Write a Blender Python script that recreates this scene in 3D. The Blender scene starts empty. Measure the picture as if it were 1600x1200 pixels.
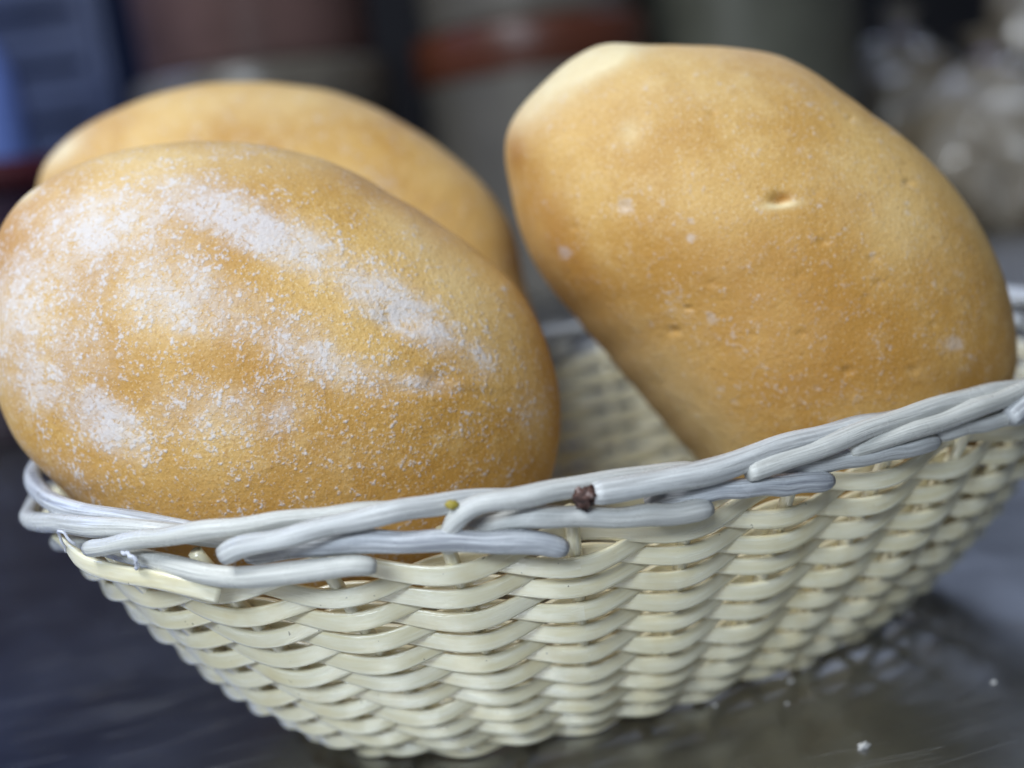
import bpy, bmesh, math, random
import numpy as np
from mathutils import Vector, Matrix, noise as mnoise

random.seed(7); rng = np.random.default_rng(7)
scn = bpy.context.scene
C = scn.collection

# ---------------------------------------------------------------- camera
POS = np.array([-0.1128237, -0.2492763, 0.1134219])
R_ = np.array([0.9354942, -0.3533420, 0.0])
D_ = np.array([-0.0612711, -0.1622189, -0.9848507])
F_ = np.array([0.3479891, 0.9213221, -0.1734045])
ROLL = 0.13251
c_, s_ = math.cos(ROLL), math.sin(ROLL)
CX = c_ * R_ + s_ * D_          # picture right
CY = -s_ * R_ + c_ * D_         # picture down
FPX = 1900.0                    # focal length in pixels of the 1600 px photograph
cam_d = bpy.data.cameras.new('camera'); cam = bpy.data.objects.new('camera', cam_d); C.objects.link(cam)
M = Matrix.Identity(4)
for i in range(3):
    M[i][0] = CX[i]; M[i][1] = -CY[i]; M[i][2] = -F_[i]; M[i][3] = POS[i]
cam.matrix_world = M
cam_d.sensor_width = 36.0; cam_d.lens = 36.0 * FPX / 1600.0
cam_d.clip_start = 0.01; cam_d.clip_end = 50
cam_d.dof.use_dof = True; cam_d.dof.focus_distance = 0.201; cam_d.dof.aperture_fstop = cam_d.lens / 6.3
scn.camera = cam

# ---------------------------------------------------------------- light
w = bpy.data.worlds.new('World'); scn.world = w; w.use_nodes = True
w.node_tree.nodes['Background'].inputs[0].default_value = (0.52, 0.67, 1.0, 1)
w.node_tree.nodes['Background'].inputs[1].default_value = 0.10
def area(name, loc, target, sx, sy, power, col):
    l = bpy.data.lights.new(name, 'AREA'); l.shape = 'RECTANGLE'; l.size = sx; l.size_y = sy
    l.energy = power; l.color = col
    o = bpy.data.objects.new(name, l); C.objects.link(o); o.location = loc
    o.rotation_euler = (Vector(target) - Vector(loc)).to_track_quat('-Z', 'Y').to_euler()
    return o
area('front_light', (-0.66, -0.26, 1.08), (0, 0, 0), 0.55, 0.30, 12.0, (0.90, 0.95, 1.0))  # main ceiling lamp, above left
area('back_light', (1.20, 1.15, 1.25), (0.05, 0, 0), 0.8, 0.40, 5.0, (0.58, 0.70, 1.0))  # cool window light from behind right
area('front_light', (-0.66, -0.80, 0.62), (0.03, 0, .03), 0.50, 0.16, 9.0, (0.76, 0.87, 1.0))  # added fill, no real fixture: brightens the basket front and lower rods
area('back_light', (-0.80, 1.05, 1.0), (-0.1, 0, 0), 0.6, 0.45, 6.5, (0.22, 0.38, 1.0))  # added blue source, no real window: gives the steel its blue sheen at left
scn.view_settings.view_transform = 'Standard'; scn.view_settings.look = 'None'
scn.view_settings.exposure = 0.0; scn.view_settings.gamma = 1.0
scn.render.engine = 'CYCLES'
scn.cycles.max_bounces = 7; scn.cycles.diffuse_bounces = 3; scn.cycles.glossy_bounces = 3; scn.cycles.transmission_bounces = 4
scn.render.resolution_x = 1024; scn.render.resolution_y = 768

# ---------------------------------------------------------------- pixel helpers
def ray(px, py):
    d = F_ + CX * ((px - 800) / FPX) + CY * ((py - 600) / FPX)
    return d
def at(px, py, Z): return POS + ray(px, py) * Z
def topix(P):
    q = np.asarray(P) - POS
    z = q @ F_
    return 800 + FPX * (q @ CX) / z, 600 + FPX * (q @ CY) / z, z

# ---------------------------------------------------------------- object helpers
def link(name, me, mat, parent=None, smooth=True):
    o = bpy.data.objects.new(name, me); C.objects.link(o)
    if mat: me.materials.append(mat)
    if smooth and len(me.polygons): me.polygons.foreach_set('use_smooth', [True] * len(me.polygons))
    if parent: o.parent = parent
    return o
def mesh(name, V, Fs):
    me = bpy.data.meshes.new(name); me.from_pydata([tuple(map(float, v)) for v in V], [], [tuple(f) for f in Fs]); me.update(); return me
def empty(name, loc=(0, 0, 0)):
    o = bpy.data.objects.new(name, None); C.objects.link(o); o.location = loc; o.empty_display_size = .02; return o
def tag(o, label, cat, group=None):
    o['label'] = label; o['category'] = cat
    if group: o['group'] = group
    return o
def smoothpath(P, n):
    P = np.asarray(P, float); m = len(P)
    seg = np.sqrt(((P[1:, :3] - P[:-1, :3]) ** 2).sum(1)); u = np.concatenate([[0], np.cumsum(seg)])
    Q = np.concatenate([[2 * P[0] - P[1]], P, [2 * P[-1] - P[-2]]])
    U = np.concatenate([[u[0] - seg[0]], u, [u[-1] + seg[-1]]])
    out = []
    for x in np.linspace(0, u[-1], n):
        i = min(max(np.searchsorted(u, x) - 1, 0), m - 2)
        p0, p1, p2, p3 = Q[i], Q[i + 1], Q[i + 2], Q[i + 3]
        t0, t1, t2, t3 = U[i], U[i + 1], U[i + 2], U[i + 3]
        m1 = (p2 - p0) / (t2 - t0) * (t2 - t1); m2 = (p3 - p1) / (t3 - t1) * (t2 - t1)
        h = (x - t1) / (t2 - t1)
        out.append((2*h**3-3*h**2+1)*p1 + (h**3-2*h**2+h)*m1 + (-2*h**3+3*h**2)*p2 + (h**3-h**2)*m2)
    return np.array(out)
def sweep(name, P, W, T, sec, closed=False, cap=True, scale=None):
    """P path points, W and T section axes per point, sec list of (w,t)."""
    n = len(P); k = len(sec); V = []; Fs = []
    for i in range(n):
        sc = 1.0 if scale is None else scale[i]
        for a, b in sec: V.append(P[i] + W[i] * (a * sc) + T[i] * (b * sc))
    m = n if closed else n - 1
    for i in range(m):
        j = (i + 1) % n
        for q in range(k):
            r = (q + 1) % k
            Fs.append((i*k+q, i*k+r, j*k+r, j*k+q))
    if cap and not closed:
        Fs.append(tuple(range(k - 1, -1, -1))); Fs.append(tuple((n-1)*k + q for q in range(k)))
    me = mesh(name, V, Fs)
    uv = me.uv_layers.new(name='UVMap')
    L = np.concatenate([[0], np.cumsum(np.sqrt(((np.roll(P, -1, 0) - P) ** 2).sum(1)))])
    li = 0
    data = np.zeros((len(me.loops), 2))
    for i in range(m):
        for q in range(k):
            data[li] = (L[i], q / k); data[li+1] = (L[i], (q+1) / k); data[li+2] = (L[i+1], (q+1) / k); data[li+3] = (L[i+1], q / k); li += 4
    uv.data.foreach_set('uv', data.ravel())
    return me
def frames(P, closed=False, up=(0, 0, 1)):
    Tn = np.roll(P, -1, 0) - np.roll(P, 1, 0) if closed else np.gradient(P, axis=0)
    Tn /= np.linalg.norm(Tn, axis=1)[:, None]
    N = np.cross(np.broadcast_to(np.array(up, float), P.shape), Tn); N /= np.linalg.norm(N, axis=1)[:, None] + 1e-12
    B = np.cross(Tn, N)
    return Tn, N, B
def circ(r, k=12): return [(r * math.cos(2*math.pi*i/k), r * math.sin(2*math.pi*i/k)) for i in range(k)]

# ---------------------------------------------------------------- materials
class G:
    def __init__(s, name):
        s.m = bpy.data.materials.new(name); s.m.use_nodes = True; s.t = s.m.node_tree; s.n = s.t.nodes
        s.b = s.n['Principled BSDF']; s.out = s.n['Material Output']
    def add(s, ty, ins=None, **kw):
        n = s.n.new(ty)
        for k, v in kw.items(): setattr(n, k, v)
        for k, v in (ins or {}).items():
            if hasattr(v, 'is_output') or isinstance(v, bpy.types.NodeSocket): s.t.links.new(v, n.inputs[k])
            else: n.inputs[k].default_value = v
        return n
    def set(s, **kw):
        for k, v in kw.items():
            k = k.replace('_', ' ')
            if isinstance(v, bpy.types.NodeSocket): s.t.links.new(v, s.b.inputs[k])
            else: s.b.inputs[k].default_value = v
    def math(s, op, a, b=0.5, c=None, clamp=False):
        ins = {0: a, 1: b}
        if c is not None: ins[2] = c
        return s.add('ShaderNodeMath', ins, operation=op, use_clamp=clamp).outputs[0]
    def noise(s, vec, scale, detail=3, rough=.55, dist=0.0):
        return s.add('ShaderNodeTexNoise', {'Vector': vec, 'Scale': scale, 'Detail': detail, 'Roughness': rough, 'Distortion': dist}).outputs[0]
    def vor(s, vec, scale, feature='F1', rnd=1.0):
        n = s.add('ShaderNodeTexVoronoi', {'Vector': vec, 'Scale': scale, 'Randomness': rnd}, feature=feature); return n.outputs['Distance']
    def ramp(s, fac, stops, interp='LINEAR'):
        n = s.add('ShaderNodeValToRGB', {0: fac}); r = n.color_ramp; r.interpolation = interp
        while len(r.elements) < len(stops): r.elements.new(.5)
        for e, (p, c) in zip(r.elements, stops):
            e.position = p; e.color = c if len(c) == 4 else (*c, 1)
        return n.outputs[0]
    def mix(s, f, a, b):
        n = s.add('ShaderNodeMix', data_type='RGBA')
        for sock, v in ((0, f), (6, a), (7, b)):
            if isinstance(v, bpy.types.NodeSocket): s.t.links.new(v, n.inputs[sock])
            else: n.inputs[sock].default_value = v if sock == 0 else (*v, 1)
        return n.outputs[2]
    def coord(s, which='Object'): return s.add('ShaderNodeTexCoord').outputs[which]
    def attr(s, name): return s.add('ShaderNodeAttribute', attribute_name=name).outputs['Fac']
    def mapping(s, vec, scale): return s.add('ShaderNodeMapping', {'Vector': vec, 'Scale': scale}).outputs[0]
    def maprange(s, v, a, b, c=0., d=1., smooth=True):
        return s.add('ShaderNodeMapRange', {0: v, 1: a, 2: b, 3: c, 4: d}, interpolation_type='SMOOTHSTEP' if smooth else 'LINEAR').outputs[0]
    def bump(s, h, dist, strength=1.0):
        return s.add('ShaderNodeBump', {'Height': h, 'Distance': dist, 'Strength': strength}).outputs[0]
K = lambda *a: a

def mat_strand():
    g = G('cream_strand'); uv = g.coord('UV')
    gr = g.noise(g.mapping(uv, (60, 9, 1)), 1.0, 4, .6)
    bl = g.noise(g.coord('Object'), 160, 3)
    oi = g.add('ShaderNodeObjectInfo').outputs['Random']
    col = g.mix(g.maprange(gr, .3, .7), (.80, .715, .45), (.91, .86, .66))
    col = g.mix(g.maprange(bl, .45, .75, 0, .35), col, (.70, .56, .26))
    sp = g.noise(g.coord('Object'), 900, 2)
    col = g.mix(g.maprange(sp, .735, .76, 0, .8), col, (.10, .07, .03))
    col = g.mix(g.math('MULTIPLY', oi, .25), col, (.74, .70, .56))
    g.set(Base_Color=col, Roughness=g.maprange(gr, .2, .8, .16, .32), Normal=g.bump(gr, .00035, .6), Specular_IOR_Level=1.0, Coat_Weight=.5, Coat_Roughness=.25)
    g.set(Subsurface_Weight=.07, Subsurface_Radius=(.004, .0034, .0018), Subsurface_Scale=.6)
    return g.m
def mat_rod():
    g = G('whitewashed_willow'); uv = g.coord('UV'); ob = g.coord('Object')
    gr = g.noise(g.mapping(uv, (45, 14, 1)), 1.0, 5, .65)
    bl = g.noise(ob, 110, 4, .6)
    oi = g.add('ShaderNodeObjectInfo').outputs['Random']
    col = g.mix(g.maprange(gr, .36, .62), (.27, .28, .31), (.68, .70, .72))
    col = g.mix(g.maprange(bl, .5, .72, 0, .55), col, (.40, .42, .47))
    col = g.mix(g.math('MULTIPLY', oi, .65), col, (.70, .68, .58))
    cr = g.noise(g.mapping(uv, (25, 40, 1)), 1.0, 3)
    col = g.mix(g.maprange(cr, .60, .70, 0, .6), col, (.28, .26, .24))
    h = g.math('ADD', gr, g.math('MULTIPLY', bl, .8))
    g.set(Base_Color=col, Roughness=g.maprange(bl, .3, .7, .20, .36), Normal=g.bump(h, .0007, .6), Specular_IOR_Level=.6)
    return g.m
def mat_plain(name, col, rough=.5, var=.12, scale=60, metal=0., bump=0., spec=.5):
    g = G(name); n = g.noise(g.coord('Object'), scale, 4)
    d = tuple(x * (1 - var * 2) for x in col)
    g.set(Base_Color=g.mix(g.maprange(n, .3, .7), d, col), Roughness=g.maprange(n, .2, .8, max(rough - .08, .02), rough + .08), Metallic=metal, Specular_IOR_Level=spec)
    if bump: g.set(Normal=g.bump(n, bump, .5))
    return g.m
def mat_crust(name, flour_amt, tone):
    g = G(name); ob = g.coord('Object')
    big = g.noise(ob, 38, 2, .55); mid = g.noise(ob, 190, 3, .62); fine = g.noise(ob, 1500, 2, .6)
    fl = g.attr('flour'); pale = g.attr('pale'); dark = g.attr('dark')
    a = tuple(x * tone for x in (.50, .262, .052)); b = tuple(x * tone for x in (.665, .42, .138))
    col = g.mix(g.maprange(big, .32, .68), a, b)
    col = g.mix(g.maprange(mid, .48, .75, 0, .5), col, tuple(x * tone for x in (.70, .47, .19)))
    col = g.mix(g.maprange(fine, .56, .70, 0, .42), col, tuple(x * tone for x in (.36, .16, .03)))
    fs = g.noise(ob, 2300, 1, .5)
    col = g.mix(g.maprange(fs, .60, .72, 0, .34), col, (.88, .76, .52))
    col = g.mix(g.maprange(fs, .30, .42, .35, 0), col, tuple(x * tone for x in (.40, .20, .045)))
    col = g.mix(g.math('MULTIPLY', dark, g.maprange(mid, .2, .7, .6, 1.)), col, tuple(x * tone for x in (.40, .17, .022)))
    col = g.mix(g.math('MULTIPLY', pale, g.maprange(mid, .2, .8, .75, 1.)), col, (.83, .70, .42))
    # flour: clumps that gather where the dusting is thick, specks where it is thin
    n1 = g.noise(ob, 900, 2, .6); n2 = g.noise(ob, 260, 2, .6)
    wv = g.add('ShaderNodeVectorMath', {0: ob, 1: g.add('ShaderNodeVectorMath', {0: g.add('ShaderNodeTexNoise', {'Vector': ob, 'Scale': 1400., 'Detail': 0.}).outputs['Color'], 3: .0006}, operation='SCALE').outputs[0]}, operation='ADD').outputs[0]
    rr = g.math('ADD', g.math('MULTIPLY', fl, .76), g.math('ADD', g.math('MULTIPLY', g.math('SUBTRACT', n2, .5), 1.2), g.math('MULTIPLY', g.math('SUBTRACT', n1, .5), 1.5)))
    n3 = g.noise(g.mapping(ob, (1, 1, 1.5)), 480, 1, .5, .5)
    ck = g.maprange(g.math('ABSOLUTE', g.math('SUBTRACT', n3, .5)), 0., .05, .30, 1.)
    f1 = g.math('MULTIPLY', g.maprange(g.math('SUBTRACT', rr, g.vor(wv, 1100)), -.30, .40), .76)
    f2 = g.math('MULTIPLY', g.maprange(g.math('SUBTRACT', g.math('MULTIPLY', rr, .9), g.vor(ob, 1900)), -.08, .22), .55)
    film = g.math('MULTIPLY', g.maprange(fl, .16, .92, 0., .76), g.maprange(n2, .28, .62, .45, 1.))
    film = g.math('MULTIPLY', film, ck)
    f = g.math('MULTIPLY', g.math('MAXIMUM', g.math('MAXIMUM', f1, f2), film), flour_amt, clamp=True)
    col = g.mix(g.math('MULTIPLY', f, .90), col, (.70, .71, .76))
    h = g.math('ADD', g.math('MULTIPLY', f, .36), g.math('MULTIPLY', fine, .40))
    h = g.math('ADD', h, g.math('ADD', g.math('MULTIPLY', mid, .70), g.math('MULTIPLY', n2, .55)))
    g.set(Base_Color=col, Roughness=g.math('ADD', g.math('MULTIPLY', f, .30), .60), Normal=g.bump(h, .00045, .8), Specular_IOR_Level=.4)
    return g.m
def mat_steel():
    g = G('brushed_steel'); ob = g.coord('Object')
    pa, pb_ = (POS - ray(*p) * (POS[2] / ray(*p)[2]) for p in ((1300, 1185), (1590, 1100)))
    th = math.atan2(pb_[1]-pa[1], pb_[0]-pa[0])
    rot = g.add('ShaderNodeMapping', {'Vector': ob, 'Rotation': (0, 0, -th)}).outputs[0]
    br = g.noise(g.mapping(rot, (18, 900, 1)), 1.0, 5, .7)
    rot2 = g.add('ShaderNodeMapping', {'Vector': ob, 'Rotation': (0, 0, -th + .16)}).outputs[0]
    s1 = g.noise(g.mapping(rot, (14, 2300, 1)), 1.0, 2, .5); s2 = g.noise(g.mapping(rot2, (20, 2100, 1)), 1.0, 2, .5)
    sm = g.noise(ob, 22, 5, .62)
    sc = g.math('ADD', g.maprange(s1, .67, .73), g.maprange(s2, .69, .74))
    col = g.mix(g.maprange(sm, .3, .7), (.30, .30, .30), (.38, .38, .38))
    col = g.mix(g.maprange(g.noise(ob, 75, 4, .6), .56, .72, 0, .35), col, (.30, .27, .22))
    h = g.math('ADD', g.math('MULTIPLY', br, .12), sc)
    r = g.math('ADD', g.maprange(sm, .3, .7, .30, .38), g.math('MULTIPLY', sc, .12))
    g.set(Base_Color=col, Metallic=1.0, Roughness=r, Normal=g.bump(h, .00022, .6), Anisotropic=.3)
    return g.m
STRAND = mat_strand(); ROD = mat_rod(); STEEL = mat_steel()
CRUST_F = mat_crust('floured_crust', 1.0, 1.0); CRUST_R = mat_crust('golden_crust', .45, 1.0); CRUST_B = mat_crust('pale_golden_crust', .8, 1.03)

# ---------------------------------------------------------------- setting: steel table and dark wall
def box(bm, x0, x1, y0, y1, z0, z1):
    v = [bm.verts.new(p) for p in ((x0,y0,z0),(x1,y0,z0),(x1,y1,z0),(x0,y1,z0),(x0,y0,z1),(x1,y0,z1),(x1,y1,z1),(x0,y1,z1))]
    for f in ((0,3,2,1),(4,5,6,7),(0,1,5,4),(1,2,6,5),(2,3,7,6),(3,0,4,7)): bm.faces.new([v[i] for i in f])
def frombm(name, bm, mat, parent=None, bevel=0., smooth=False):
    bmesh.ops.recalc_face_normals(bm, faces=bm.faces)
    if bevel: bmesh.ops.bevel(bm, geom=list(bm.edges), offset=bevel, segments=3, profile=.5, affect='EDGES')
    me = bpy.data.meshes.new(name); bm.to_mesh(me); bm.free()
    return link(name, me, mat, parent, smooth)
bm = bmesh.new(); box(bm, -1.2, 1.9, -.6, 1.75, -.04, 0)
t = frombm('table', bm, STEEL, bevel=.006); t['kind'] = 'structure'
bm = bmesh.new(); box(bm, -2.0, 3.2, 1.80, 1.86, -.6, 2.0)
t = frombm('wall', bm, mat_plain('dark_wall', (.035, .032, .034), .8, .2, 9)); t['kind'] = 'structure'

# ---------------------------------------------------------------- the basket's form
A1, B1, H, A0, B0, Q, NN = .12, .08319, .06191, .06816, .033, .71867, 2.31306
def AB(z):
    k = np.clip(np.asarray(z, float) / H, 0, 1.3) ** Q
    return A0 + (A1 - A0) * k, B0 + (B1 - B0) * k
_t = np.linspace(0, 2*np.pi, 8001); _ct, _st = np.cos(_t), np.sin(_t); _e = 2 / NN
_cx = np.sign(_ct) * abs(_ct) ** _e; _cy = np.sign(_st) * abs(_st) ** _e
_L = np.concatenate([[0], np.cumsum(np.hypot(np.diff(A1*_cx), np.diff(B1*_cy)))]); PER = _L[-1]; _L = _L / PER
def oval(s):
    s = np.mod(s, 1.0); return np.interp(s, _L, _cx), np.interp(s, _L, _cy)
def s_of_t(t): return np.interp(np.mod(t, 2*np.pi), _t, _L)
def wall(s, z, o=0.0):
    """point on the basket wall and its outward plan normal"""
    cx, cy = oval(s); A, B = AB(z)
    nx = np.sign(cx) * abs(cx) ** (NN-1) / A; ny = np.sign(cy) * abs(cy) ** (NN-1) / B
    l = np.hypot(nx, ny); nx, ny = nx / l, ny / l
    P = np.stack([A*cx + nx*o, B*cy + ny*o, np.broadcast_to(z, np.shape(cx)) * 1.0], -1)
    return P, np.stack([nx, ny, np.zeros_like(nx)], -1)
def rim_hit(px, py, o):
    """pixel ray to the upright rim band, pushed outwards by o"""
    d = ray(px, py); ts = np.linspace(.10, .34, 1400)
    X = POS[0] + ts * d[0]; Y = POS[1] + ts * d[1]
    g = (abs(X) / (A1 + o)) ** NN + (abs(Y) / (B1 + o)) ** NN - 1
    i = np.where(g < 0)[0]
    k = i[0] if len(i) else int(np.argmin(g))
    return POS + ts[k] * d, ts[k]

NST = 32
# one stake shows below the rim at pixel (902, 849)
_P, _ = rim_hit(902, 849, -.004)
S0 = s_of_t(math.atan2(np.sign(_P[1]) * (abs(_P[1])/B1) ** (NN/2), np.sign(_P[0]) * (abs(_P[0])/A1) ** (NN/2)))
basket = empty('bread_basket')
tag(basket, 'oval cream woven basket with braided whitewashed willow rim holding the rolls', 'basket')

def flat_section(hw, ht, k=14):
    out = []
    for i in range(k):
        a = 2*math.pi*i/k; ca, sa = math.cos(a), math.sin(a)
        out.append((hw * math.copysign(abs(ca)**.55, ca), ht * math.copysign(abs(sa)**.42, sa)))
    return out
ZB = .0480
AMP, SAG = .0025, .0015
PER_ST = 12
def strand(row):
    n = NST * PER_ST
    u = np.arange(n) / PER_ST
    s = S0 + u / NST
    par = 1 if row % 2 == 0 else -1
    wv = np.cos(np.pi * u) * par
    ph = rng.uniform(0, 6.28, 4)
    jit = .00022*np.sin(2*np.pi*s*3 + ph[0]) + .00020*np.sin(2*np.pi*s*7 + ph[1]) + .00014*np.sin(2*np.pi*s*17+ph[2])
    z0 = ZB * (1 - row / 18.0) + .0026
    z = z0 - SAG * wv * min(1., .3 + z0/.03) + jit
    z = np.maximum(z, .0019)
    P, N = wall(s, z, AMP * (1 - .40 * abs(oval(s)[0]) ** 4) * wv + .0004 * np.sin(2*np.pi*s*5 + ph[3]))
    A, B = AB(z0); A2, B2 = AB(z0 + .002)
    sl = math.atan2(((A2-A)+(B2-B))/2, .002)
    tau = .20 * sl - .08 * wv
    W = np.array([0, 0, 1.0]) * np.cos(tau)[:, None] + N * np.sin(tau)[:, None]
    T = N * np.cos(tau)[:, None] - np.array([0, 0, 1.0]) * np.sin(tau)[:, None]
    me = sweep('strand', P, W, T, flat_section(.00171, .00060, 16), closed=True)
    return link('strand', me, STRAND, basket)
for row in range(-1, 19): strand(row)
for k in range(NST):
    s = S0 + k / NST
    zz = np.linspace(.0016, H - .002, 22)
    P = np.concatenate([wall(np.full(1, s), z, 0.)[0] for z in zz])
    _, N, B = frames(P, up=(0.3, 0.7, .1))
    link('stake', sweep('stake', P, N, B, circ(.00125, 8)), STRAND, basket)
# woven base, rings of the same strand round and round
V = []; Fs = []
rings = 9; n = 128
for r in range(rings):
    sc = 1 - (r + .3) / (rings + .2)
    u = np.arange(n) / 4.0
    wv = np.cos(np.pi*u) * (1 if r % 2 else -1)
    cx, cy = oval(u / NST + S0)
    P = np.stack([A0*sc*cx, B0*sc*cy, .0019 + .0004*wv], -1)
    _, N, B = frames(P, closed=True)
    base = len(V); sec = flat_section(.0030, .0008, 8)
    for i in range(n):
        for a, b in sec: V.append(P[i] + N[i]*a + B[i]*b)
    for i in range(n):
        j = (i+1) % n
        for q in range(8): Fs.append((base+i*8+q, base+i*8+(q+1) % 8, base+j*8+(q+1) % 8, base+j*8+q))
link('base', mesh('base', V, Fs), STRAND, basket)

# ---- rim: willow rods, the near ones traced, the rest braided on in the same rhythm
def rod(P, rad, mat=ROD, name='rim_rod', bevel=True, parent=basket):
    P = np.asarray(P); n = max(24, int(np.sqrt(((P[1:]-P[:-1])**2).sum(1)).sum() / .0012))
    Pp = smoothpath(P, n)
    f = np.arange(n) / (n - 1)
    ph = rng.uniform(0, 6.28, 3)
    Pp = Pp + .00012 * np.stack([np.sin(f*23+ph[0]), np.sin(f*19+ph[1]), np.sin(f*27+ph[2])], -1)
    sc = 1 + .05*np.sin(f*11+ph[0]) + .035*np.sin(f*29+ph[1])
    _, N, B = frames(Pp)
    k = 14
    sec = [(math.cos(2*math.pi*i/k)*rad*(1+.05*math.sin(2*2*math.pi*i/k+ph[2])), math.sin(2*math.pi*i/k)*rad) for i in range(k)]
    # rounded cut ends
    e = np.ones(n); e[0] = .86; e[-1] = .66; e[-2] = .93
    return link(name, sweep(name, Pp, N, B, sec, scale=sc*e), mat, parent)
def traced(pts, rpx, name='rim_rod'):
    P = []; zs = []
    for p in pts:
        if len(p) == 4: q = wall(np.array([s_of_t(p[0])]), H, p[2]/1000.)[0][0]; q[2] = H + p[1]/1000.; P.append(q); zs.append((q-POS) @ F_)
        else:
            q, d = rim_hit(p[0], p[1], p[2]/1000.); P.append(q); zs.append(d)
    return rod(P, .92 * rpx * np.mean(zs) / FPX, name=name)
TR = [
 ([(2.62,1.5,-3.0,0),(2.80,3.5,-2.0,0),(2.97,4.8,-.8,0),(3.14,4.6,-.6,0),(3.32,3.9,-1.2,0),(3.49,3.4,-2.0,0),(3.66,2.4,-3.2,0),(3.8,.5,-4.2,0)], 15.5),
 ([(2.80,-4,-1.5,0),(2.97,-2.5,.5,0),(3.14,-1.6,1.4,0),(3.30,.4,1.6,0),(140,822,1.2),(200,826,.6),(260,832,-.6),(330,838,-2.5),(400,845,-4.)], 16.0),
 ([(139,858,3.6),(180,850,3.5),(230,842,3.2),(330,828,2.2),(430,815,.6),(540,802,-1.8),(640,797,-3.8)], 16.5),
 ([(346,868,3.8),(372,857,3.8),(430,843,3.7),(500,826,3.2),(600,803,2.2),(690,787,.6),(760,779,-1.6),(850,775,-3.8)], 18.5),
 ([(700,856,-1.6),(704,834,.2),(712,812,1.8),(734,795,2.8),(775,783,3.2),(840,772,2.8),(930,755,1.2),(1010,742,-1.0),(1090,736,-3.6)], 18.5),
 ([(928,772,3.4),(1000,758,3.2),(1090,742,2.8),(1180,713,2.2),(1260,687,1.6),(1340,669,.1),(1400,658,-2),(1470,650,-3.8)], 21.0),
 ([(1168,738,3.4),(1200,728,3.3),(1262,706,3.0),(1337,678,2.6),(1412,651,2.0),(1487,628,1.0),(1560,612,-.6),(1630,600,-2.6)], 17.0),
 ([(1328,703,1.6),(1375,688,2.5),(1450,665,2.9),(1525,638,2.6),(1590,614,2.0),(1640,594,.8),(1672,578,-1.5)], 16.0),
 ([(90,846,-3.5),(150,852,-2.2),(215,868,-.2),(270,885,1.2),(330,898,2.0),(400,900,2.2),(480,893,2.2),(550,883,2.0),(588,884,1.2)], 18.0),
 ([(390,866,-3.8),(470,854,-1.8),(540,848,0),(640,846,1.2),(760,846,1.7),(840,849,1.5),(884,857,.8)], 20.0),
 ([(730,826,-3.4),(790,813,-.8),(850,807,1.0),(960,808,2.0),(1040,804,2.0),(1110,795,1.6)], 19.0),
 ([(1010,790,-3.6),(1070,775,-.8),(1150,763,1.4),(1230,757,1.9),(1300,750,1.5)], 18.0),
 ([(1190,746,-3.6),(1240,732,-.8),(1337,716,1.2),(1412,701,1.6),(1464,689,1.2)], 16.5),
 ([(1390,694,-3.2),(1460,677,-.2),(1525,664,1.0),(1590,650,1.3),(1640,638,1.0)], 15.0),
 ([(1490,658,-2.6),(1555,643,-.2),(1600,634,.6),(1650,620,.8)], 14.0),
]
for pts, r in TR: traced(pts, r)
sb = s_of_t(5.02); se = s_of_t(2.95) + 1.0
kk = int((se - sb) * NST)
for k in range(kk):
    b = sb + k / NST; P = []
    for du, z, o in ((0, -3.2, 3.0), (.4, -1.5, 3.2), (1.1, 1.5, 2.2), (1.9, 2.6, .2), (2.5, 2.0, -2.0), (3.0, .8, -3.8)):
        q = wall(np.array([b + du/NST]), H, o/1000.)[0][0]; q[2] = H + z/1000. + rng.normal(0, .0003); P.append(q)
    if k < kk - 2: rod(P, .00175 * rng.uniform(.9, 1.1))
    P = []
    for du, z, o in ((0, -3.0, -3.6), (.6, -5.0, -.6), (1.3, -6.6, 1.2), (1.9, -6.6, 1.6), (2.5, -5.8, 1.2)):
        q = wall(np.array([b + (du+.4)/NST]), H, o/1000.)[0][0]; q[2] = H + z/1000. + rng.normal(0, .0003); P.append(q)
    if k < kk - 2: rod(P, .0018 * rng.uniform(.9, 1.1))
# loose flat strand that rises to the rim at the near left corner
pts = [(97,842,2.2),(112,862,2.4),(140,883,2.6),(190,897,2.6),(240,905,2.6),(300,918,2.0),(345,928,.6)]
P = smoothpath([rim_hit(*p[:2], p[2]/1000.)[0] for p in pts], 40)
_, N, B = frames(P); f = np.linspace(0, 1, 40)
link('loose_strand', sweep('loose_strand', P, B, N, flat_section(.00155, .0006), scale=np.clip(.25 + f*5, 0, 1)), STRAND, basket)
gp = G('clear_fibre'); gp.set(Base_Color=(.85, .87, .95, 1), Roughness=.25, Transmission_Weight=.35, IOR=1.45)
for pts, r in (([(104,862,2.6),(97,846,3.6),(91,833,4.2),(96,830,4.4),(104,838,4.0),(118,852,3.2)], 2.2), ([(190,862,4.2),(204,868,4.6),(213,878,4.6),(214,890,3.6)], 3.2)):
    traced_P = [rim_hit(p[0], p[1], p[2]/1000.)[0] for p in pts]
    rod(traced_P, r * .2 / FPX, mat=gp.m, name='loose_fibre')
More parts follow.
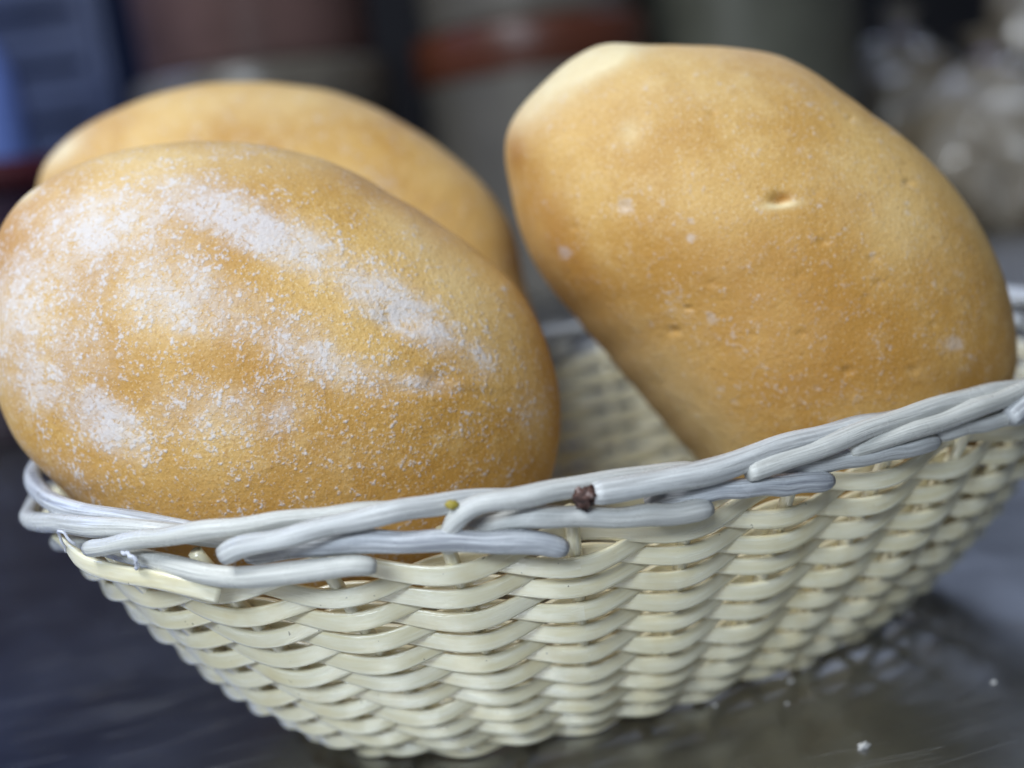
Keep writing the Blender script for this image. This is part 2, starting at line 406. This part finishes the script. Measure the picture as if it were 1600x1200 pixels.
# brown knot and yellow stain on the rim
g = G('knot_bark'); nn = g.noise(g.coord('Object'), 900, 4, .7)
g.set(Base_Color=g.ramp(nn, [(.35, (.012, .006, .006)), (.55, (.09, .035, .022)), (.72, (.45, .36, .33))]), Roughness=.55, Normal=g.bump(nn, .0006, .9))
def blob(name, px, py, o, rx, ry, rz, mat, parent, amp=.25, sub=3):
    bm = bmesh.new(); bmesh.ops.create_icosphere(bm, subdivisions=sub, radius=1)
    c = rim_hit(px, py, o/1000.)[0]
    for v in bm.verts:
        k = 1 + amp * mnoise.noise(v.co * 2.2 + Vector((px, py, 0)))
        p = v.co * k; v.co = Vector(c + CX*p.x*rx + CY*p.y*ry + F_*p.z*rz)
    return frombm(name, bm, mat, parent, smooth=True)
blob('knot', 913, 775, 3.4, .00190, .00175, .0017, g.m, basket, .7)
blob('stain', 706, 789, 3.2, .0010, .0007, .0006, mat_plain('yellow_stain', (.42, .33, .05), .5), basket, .4)

# ---------------------------------------------------------------- bread rolls
def cubesphere(N):
    a = np.tan(np.linspace(-np.pi/4, np.pi/4, N + 1)); X, Y = np.meshgrid(a, a, indexing='ij'); O = np.ones_like(X)
    V = []; Fq = []
    idx = np.arange((N+1)**2).reshape(N+1, N+1)
    for i, f in enumerate(((O,X,Y),(-O,-X,Y),(-X,O,Y),(X,-O,Y),(X,Y,O),(-X,Y,-O))):
        p = np.stack(f, -1).reshape(-1, 3); V.append(p / np.linalg.norm(p, axis=1)[:, None])
        q = np.stack([idx[:-1,:-1], idx[1:,:-1], idx[1:,1:], idx[:-1,1:]], -1).reshape(-1, 4) + i*(N+1)**2
        Fq.append(q)
    V = np.concatenate(V); Fq = np.concatenate(Fq)
    key = np.round(V, 6); _, first, inv = np.unique(key, axis=0, return_index=True, return_inverse=True)
    inv = inv.reshape(-1)
    return V[first], inv[Fq]
def lump(P, seed, scale, octs=3):
    r = np.random.default_rng(seed); out = np.zeros(len(P)); amp = 1.
    for o in range(octs):
        for _ in range(5):
            k = r.normal(0, 1, 3); k *= scale * 2**o / np.linalg.norm(k)
            out += amp * np.sin(P @ k + r.uniform(0, 6.28)) / 5
        amp *= .5
    return out
def ell(x, y, cx, cy, a, b, deg, p=1.0):
    t = math.radians(deg); dx, dy = x - cx, y - cy
    u = dx*math.cos(t) + dy*math.sin(t); v = -dx*math.sin(t) + dy*math.cos(t)
    return np.exp(-((u/a)**2 + (v/b)**2) * p)
def roll(label, outline, ctr, Z, depth_f, depth_b, N, mat, feat, seed, grow=1.0, tilt=0.0):
    D, Fq = cubesphere(N)
    O = np.array(outline, float) - ctr
    ang = np.unwrap(np.arctan2(O[:,1], O[:,0])); rad = np.hypot(O[:,0], O[:,1])
    if ang[-1] < ang[0]: ang = ang[::-1]; rad = rad[::-1]
    order = np.argsort(np.mod(ang, 2*np.pi)); A = np.mod(ang, 2*np.pi)[order]; Rr = rad[order]
    g = np.linspace(0, 2*np.pi, 721)[:-1]
    rr = np.interp(g, np.concatenate([A - 2*np.pi, A, A + 2*np.pi]), np.tile(Rr, 3))
    kern = np.hanning(23); kern /= kern.sum()
    rr = np.convolve(np.concatenate([rr[-40:], rr, rr[:40]]), kern, 'same')[40:-40]
    ph = np.mod(np.arctan2(D[:,1], D[:,0]), 2*np.pi); rho = np.hypot(D[:,0], D[:,1])
    Rp = np.interp(ph, np.concatenate([g, [2*np.pi]]), np.concatenate([rr, rr[:1]])) * grow
    k2 = np.hanning(181); k2 /= k2.sum(); r2 = np.convolve(np.concatenate([rr[-200:], rr, rr[:200]]), k2, 'same')[200:-200]
    R2 = np.interp(ph, np.concatenate([g, [2*np.pi]]), np.concatenate([r2, r2[:1]])) * grow
    bl = rho ** 5; Rp = Rp * bl + R2 * (1 - bl)
    dz = D[:,2]
    q = np.sign(dz) * abs(dz) ** .92
    lx = ctr[0] + np.cos(ph) * Rp * rho**.94; ly = ctr[1] + np.sin(ph) * Rp * rho**.94
    dep = np.where(q > 0, -q * depth_f, -q * depth_b)          # +D.z faces the camera
    c0 = at(ctr[0], ctr[1], Z); k = Z / FPX
    # true metric shape: offsets in metres about its centre
    P = c0 + ((lx - ctr[0]) * k)[:, None] * CX + ((ly - ctr[1]) * k)[:, None] * CY + dep[:, None] * (F_ + tilt * CY)
    n = P - c0; n /= np.linalg.norm(n, axis=1)[:, None]
    P = P + n * ((.0006 if seed == 11 else .0009) * lump(P - c0, seed, 60, 3))[:, None]
    # settle into the basket: keep inside the wall and above the base
    zc = np.clip(P[:,2], .0, H)
    A, B = AB(zc); off = -.0068
    over = np.logaddexp(0, (P[:,2] - (H + .004)) / .005) * .005 * 1.7
    A = A + off + over; B = B + off + over
    gg = ((abs(P[:,0]) / A) ** NN + (abs(P[:,1]) / B) ** NN) ** (1/NN)
    sfac = np.where(gg > .88, (.88 + .12 * np.tanh((gg - .88) / .12)) / gg, 1.0)
    P[:,0] *= sfac; P[:,1] *= sfac
    P[:,2] = np.maximum(P[:,2], .0045)
    px, py, pz = topix(P); front = (dz > -.25)
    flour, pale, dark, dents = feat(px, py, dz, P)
    if seed == 3:
        fold = ell(px, py, 680, 612, 90, 7, 3) * .00016 - ell(px, py, 690, 598, 100, 9, 4) * .00016 + ell(px, py, 720, 520, 110, 9, 34) * .0002
        P = P - n * (fold * (dz > .05))[:, None]
    for cx, cy, r, d in dents:
        m = np.exp(-(((px-cx)/r)**2 + ((py-cy)/(r*.62))**2)) * (dz > .1); P = P - n * (m * d)[:, None]
    me = bpy.data.meshes.new('bread_roll')
    me.vertices.add(len(P)); me.vertices.foreach_set('co', (P - c0).ravel())
    me.loops.add(Fq.size); me.loops.foreach_set('vertex_index', Fq[:, ::-1].ravel().astype(np.int32) if False else Fq.ravel().astype(np.int32))
    me.polygons.add(len(Fq)); me.polygons.foreach_set('loop_start', np.arange(0, Fq.size, 4, dtype=np.int32))
    me.update(calc_edges=True); me.validate()
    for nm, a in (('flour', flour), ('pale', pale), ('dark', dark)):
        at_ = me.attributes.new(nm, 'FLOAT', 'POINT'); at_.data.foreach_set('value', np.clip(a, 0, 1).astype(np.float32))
    o = link('bread_roll', me, mat); o.location = c0
    tag(o, label, 'bread roll', 'rolls in the basket')
    return o

def feat_front(x, y, dz, P):
    f = 0*x
    for e in ((390,355,170,46,24,1.0),(170,355,125,62,-8,.92),(620,480,130,42,33,.95),(745,560,48,36,40,.55),(40,470,60,110,15,.8),
              (60,590,70,60,40,.75),(160,655,85,45,38,.9),(290,470,170,100,20,.66),(290,510,45,30,0,.7),(500,550,150,60,16,.66),(640,595,90,24,5,.6),(110,420,110,90,0,.6),(110,540,110,90,30,.55),
              (340,640,160,70,0,.50),(230,400,160,60,0,.55),(560,400,60,26,30,.35),(440,650,60,40,-40,.55),(830,640,40,90,0,.34),(330,240,150,18,-8,.30),(450,700,300,70,0,.26),(120,740,110,60,35,.33)):
        f = np.maximum(f, e[5] * ell(x, y, *e[:5], p=1.0) ** .8)
    f = f * (1 - .75*ell(x, y, 330, 560, 90, 30, 10)) * (1 - .7*ell(x, y, 580, 540, 75, 28, 22)) * (1 - .6*ell(x, y, 400, 430, 70, 22, 25))
    f = np.maximum(f, .13 / (1 + np.exp(-(y - 430) / 40.))) * (dz > -.3)
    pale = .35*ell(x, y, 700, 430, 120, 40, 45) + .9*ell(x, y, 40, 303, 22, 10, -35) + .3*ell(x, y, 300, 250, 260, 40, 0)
    dark = .65*ell(x, y, 20, 385, 60, 60, 0) + .5*np.clip((y-690)/150, 0, 1) + .25*ell(x, y, 350, 560, 140, 50, 0)  # the darkening down the lower front is shade painted into the crust
    d = [(620,500,34,.0007),(685,595,22,.0006),(640,640,70,-.0004)]
    return f, pale, dark, d
def feat_right(x, y, dz, P):
    f = .05 + 0*x
    for e in ((1180,520,170,60,15,.2),(1250,600,160,50,0,.24),(1060,440,120,40,30,.14),(1480,540,22,20,0,.5),(1300,170,100,40,20,.15)): f = np.maximum(f, e[5]*ell(x, y, *e[:5]))
    rp = np.random.default_rng(5)
    for cx, cy, r in [(rp.uniform(860, 1520), rp.uniform(130, 640), rp.uniform(2.5, 6)) for _ in range(34)]: f = f + .8*ell(x, y, cx, cy, r, r*.7, 0)
    for cx, cy, r in ((1079,372,7),(976,322,12),(1494,537,9),(883,395,9),(1080,345,5),(1112,500,6)): f = f + 1.4*ell(x, y, cx, cy, r, r, 0)
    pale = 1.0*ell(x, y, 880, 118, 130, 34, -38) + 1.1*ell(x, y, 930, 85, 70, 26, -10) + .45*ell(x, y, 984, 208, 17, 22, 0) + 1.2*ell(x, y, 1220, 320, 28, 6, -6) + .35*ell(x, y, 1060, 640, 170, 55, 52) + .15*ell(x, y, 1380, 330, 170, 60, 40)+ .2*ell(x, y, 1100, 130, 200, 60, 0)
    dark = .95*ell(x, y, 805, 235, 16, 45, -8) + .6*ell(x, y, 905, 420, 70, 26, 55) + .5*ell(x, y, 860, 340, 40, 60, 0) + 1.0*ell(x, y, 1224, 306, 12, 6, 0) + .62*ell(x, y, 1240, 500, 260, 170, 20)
    rq = np.random.default_rng(9)
    d = [(rq.uniform(880, 1500), rq.uniform(150, 620), rq.uniform(5, 10), rq.uniform(.0002, .0005)) for _ in range(22)] + [(1218,311,13,.0016),(984,206,15,.0004),(976,322,8,.0004)]
    return f * (dz > -.4), pale, dark, d
def feat_rear(x, y, dz, P):
    f = .05 + 0*x
    for e in ((430,225,110,14,-4,.28),(600,285,40,30,30,.3),(280,230,60,14,-15,.3),(620,200,80,20,30,.15)): f = np.maximum(f, e[5]*ell(x, y, *e[:5]))
    pale = .8*ell(x, y, 100, 235, 40, 16, -40) + .3*ell(x, y, 450, 160, 250, 40, 0)
    dark = .5*ell(x, y, 805, 390, 18, 50, -10) + .3*ell(x, y, 640, 300, 120, 18, 35)
    return f, pale, dark, []
OUT_F = [(-12,450),(0,370),(20,330),(50,298),(100,268),(160,242),(250,222),(350,216),(450,228),(540,255),(620,302),(700,352),(764,400),(815,448),(846,500),(864,554),(876,606),(877,660),(868,730),(845,800),(800,870),(700,940),(560,985),(420,985),(280,950),(180,890),(110,800),(60,730),(30,670),(5,610),(-8,540)]
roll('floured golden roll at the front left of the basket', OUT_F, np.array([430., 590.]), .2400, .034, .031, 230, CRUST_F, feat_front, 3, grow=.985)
OUT_R = [(932,72),(990,80),(1060,80),(1130,82),(1200,92),(1250,118),(1290,150),(1340,190),(1400,232),(1440,268),(1480,312),(1510,355),(1535,405),(1556,465),(1569,530),(1573,590),(1566,660),(1530,740),(1450,810),(1340,850),(1230,830),(1140,775),(1085,712),(1040,660),(1000,612),(950,550),(900,490),(860,445),(830,400),(810,350),(797,290),(786,240),(788,205),(808,172),(840,138),(880,100)]
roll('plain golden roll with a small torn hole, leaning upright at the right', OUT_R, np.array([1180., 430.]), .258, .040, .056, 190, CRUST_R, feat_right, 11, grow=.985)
OUT_B = [(72,262),(110,222),(200,172),(290,145),(380,134),(470,141),(560,161),(640,198),(710,245),(770,302),(806,362),(822,440),(850,550),(868,650),(850,740),(700,780),(560,760),(400,760),(260,720),(150,640),(90,540),(62,430),(60,330)]
roll('blurred pale golden roll behind the floured one', OUT_B, np.array([430., 440.]), .3100, .032, .044, 130, CRUST_B, feat_rear, 23, grow=.99)

# ---------------------------------------------------------------- crumbs on the table
def table_pt(px, py):
    d = ray(px, py); return POS + d * (-POS[2] / d[2])
cm = mat_plain('crumb_white', (.75, .72, .68), .8, .1, 900)
for px, py, r, lab in ((1349,1168,.00085,'largest white crumb on the steel at the lower right'), (1236,1065,.00045,'tiny crumb on the steel just under the basket'), (1553,1067,.00045,'small pale crumb on the steel near the right edge'), (1230,1100,.0003,'faint speck of crumb on the steel below the basket'), (1118,1103,.0003,'minute crumb beside the shadow under the basket')):
    bm = bmesh.new(); bmesh.ops.create_icosphere(bm, subdivisions=3, radius=1)
    for v in bm.verts:
        k = 1 + .9*mnoise.noise(v.co*1.7 + Vector((px, py, 1))); v.co = Vector((v.co.x*1.4*k*r, v.co.y*.8*k*r, max(v.co.z*k*.8*r, -.35*r)))
    o = frombm('crumb', bm, cm, smooth=True); p = table_pt(px, py); o.location = (p[0], p[1], .35*r)
    tag(o, lab, 'crumb', 'crumbs on the steel')

# ---------------------------------------------------------------- kitchen things behind, out of focus
def ground(px, Z):
    """spot on the table that shows at column px (near the picture's middle rows) at distance Z"""
    best = at(px, 300, Z); return (best[0], best[1], 0.0)
def lathe(name, prof, mat, parent=None, k=48, square=0.):
    V = []; Fs = []
    for r, z in prof:
        for i in range(k):
            a = 2*math.pi*i/k
            q = 1.0 if not square else (abs(math.cos(a))**square + abs(math.sin(a))**square) ** (-1/square)
            V.append((r*q*math.cos(a), r*q*math.sin(a), z))
    for j in range(len(prof)-1):
        for i in range(k): Fs.append((j*k+i, j*k+(i+1) % k, (j+1)*k+(i+1) % k, (j+1)*k+i))
    Fs.append(tuple(range(k-1, -1, -1))); Fs.append(tuple((len(prof)-1)*k+i for i in range(k)))
    return link(name, mesh(name, V, Fs), mat, parent)
def tub(label, loc, r, h, body, lid, lidh=.03, handle=True, cat='tub', square=0.):
    o = empty('storage_tub', loc); tag(o, label, cat, 'storage tubs behind the basket')
    lathe('body', [(r*.90, 0), (r*.93, .004), (r*.985, h*.80), (r*1.01, h*.81), (r*1.01, h*.84), (r*.99, h*.85), (r, h-lidh)], body, o, square=square)
    lathe('lid', [(r*1.02, h-lidh), (r*1.05, h-lidh+.003), (r*1.05, h-.006), (r*1.03, h-.002), (r*.96, h-.001), (r*.94, h-.005), (r*.2, h-.005)], lid, o, square=square)
    if handle and False:
        P = np.array([(math.cos(a)*r*1.06, -math.sin(a)*r*1.06 , h*.80 - .07*math.sin(a)) for a in np.linspace(0.02, math.pi-.02, 24)])
        _, N, B = frames(P, up=(0, .3, 1)); link('handle', sweep('handle', P, N, B, circ(.003, 8)), lid, o)
    return o
cream = mat_plain('grey_cream_plastic', (.20, .18, .15), .35, .1, 12)
brown = mat_plain('red_brown_lid', (.13, .038, .018), .4, .15, 14)
pink = mat_plain('dusty_pink_plastic', (.20, .115, .10), .4, .2, 12)
olive = mat_plain('olive_brown_plastic', (.13, .10, .055), .4, .2, 12)
grey = mat_plain('warm_grey_lid', (.19, .165, .13), .3, .2, 18)
ograu = mat_plain('olive_grey_plastic', (.15, .15, .115), .35, .15, 10)
g1 = ground(440, 1.10); tub('olive brown storage tub with warm grey lid behind the rear roll', g1, .108, .225, olive, grey, .045)
tub('dusty pink storage tub stacked on the olive brown one', (g1[0], g1[1], .225), .108, .20, pink, pink, .03)
g2 = ground(858, 1.10); tub('grey cream storage tub with red brown lid between the rolls', g2, .100, .232, cream, brown, .042)
tub('grey cream storage tub stacked on the red brown lid', (g2[0], g2[1], .232), .100, .20, cream, cream, .03)
g3 = ground(1185, 1.22); tub('tall olive grey storage tub behind the right roll', g3, .110, .36, ograu, ograu, .03)
# dark maroon tub at the left
maroon = mat_plain('dark_maroon_plastic', (.030, .012, .028), .4, .2, 12); red = mat_plain('dark_red_rim', (.055, .006, .010), .4, .2, 12)
g4 = ground(-30, .72); o = empty('washing_up_bowl', g4); tag(o, 'dark maroon plastic bowl with red rim at the left edge', 'bowl')
lathe('body', [(.075, 0), (.08, .004), (.10, .13), (.100, .136)], maroon, o); lathe('rim', [(.100, .1362), (.108, .138), (.110, .146), (.106, .152), (.098, .150), (.09, .142)], red, o)
# blue crate with slatted side
blue = mat_plain('blue_plastic', (.036, .055, .13), .35, .15, 10)
g5 = ground(0, 1.22)
for lev, lab in ((0, 'dark blue slatted plastic crate at the upper left, lower of two'), (1, 'unseen upper dark blue slatted crate added for its reflection in the steel')):  # upper crate is out of view, added to mirror more blue in the table
    o = empty('plastic_crate', (g5[0], g5[1], lev*.372)); o.rotation_euler = (0, 0, -.36); tag(o, lab, 'crate', 'blue crates at the left')
    for k in range(7):
        bm = bmesh.new(); z = .012 + k*.052
        box(bm, -.34, .125, -.004, .006, z, z+.044); frombm('slat', bm, blue, o, .002)
    for x in (-.34, -.18, -.03, .109):
        bm = bmesh.new(); box(bm, x, x+.016, -.012, -.0045, 0, .37); frombm('post', bm, blue, o, .002)
    for x0, x1 in ((-.352, -.3405), (.1255, .137)):
        bm = bmesh.new(); box(bm, x0, x1, -.012, .30, 0, .371); frombm('side_panel', bm, blue, o, .003)
    bm = bmesh.new(); box(bm, -.34, .125, .288, .30, 0, .371); frombm('back_panel', bm, blue, o, .003)
pb = mat_plain('pale_blue_plastic', (.16, .24, .60), .25, .1, 10)
g6 = ground(2, .95); o = empty('plastic_bottle', g6); tag(o, 'pale blue plastic bottle standing before the blue crate', 'bottle')
lathe('body', [(.026, 0), (.030, .004), (.030, .21), (.028, .235), (.018, .260), (.012, .268), (.012, .276)], pb, o); lathe('cap', [(.0145, .2762), (.0145, .296), (.012, .299)], mat_plain('navy_cap', (.03, .04, .12), .4), o)
# bagged rolls at the right
bagm = G('clear_bag_of_rolls'); nb = bagm.noise(bagm.coord('Object'), 16, 3); 
bagm.set(Base_Color=bagm.ramp(nb, [(.35, (.12, .085, .045)), (.5, (.30, .25, .18)), (.66, (.42, .38, .33))]), Roughness=.22, Coat_Weight=1.0, Coat_Roughness=.12, Normal=bagm.bump(bagm.noise(bagm.coord('Object'), 45, 3), .01, .8))
tie = mat_plain('violet_tie', (.20, .19, .42), .35)
def bag(label, px, Z, z0, rx, ry, rz, seed):
    g0 = ground(px, Z); o = empty('bread_bag', (g0[0], g0[1], z0)); tag(o, label, 'bread bag', 'bags of rolls at the right')
    bm = bmesh.new(); bmesh.ops.create_icosphere(bm, subdivisions=5, radius=1)
    for v in bm.verts:
        d = v.co.copy(); k = 1 + .22*mnoise.noise(d*1.8+Vector((seed, 0, 0))) + .07*mnoise.noise(d*5+Vector((0, seed, 0)))
        x, y, z = d.x*rx*k, d.y*ry*k, d.z*rz*k
        v.co = (x, y, max(z + rz*.82, 0))
    frombm('sack', bm, bagm.m, o, smooth=True)
    lathe('neck', [(rx*.20, rz*1.70), (rx*.10, rz*1.84), (rx*.10, rz*1.90), (rx*.26, rz*2.10), (rx*.30, rz*2.12)], bagm.m, o, 20)
    lathe('tie', [(rx*.105, rz*1.835), (rx*.13, rz*1.85), (rx*.13, rz*1.885), (rx*.105, rz*1.90)], tie, o, 20)
    return o
bag('clear bag of rolls standing on the steel at the right edge', 1555, 1.15, 0, .085, .08, .085, 3)
bag('clear bag of rolls farther back between grey tub and right edge', 1425, 1.42, 0, .085, .08, .11, 8)
bag('plump clear bag of rolls at the upper right corner', 1690, 1.35, 0, .10, .09, .155, 14)
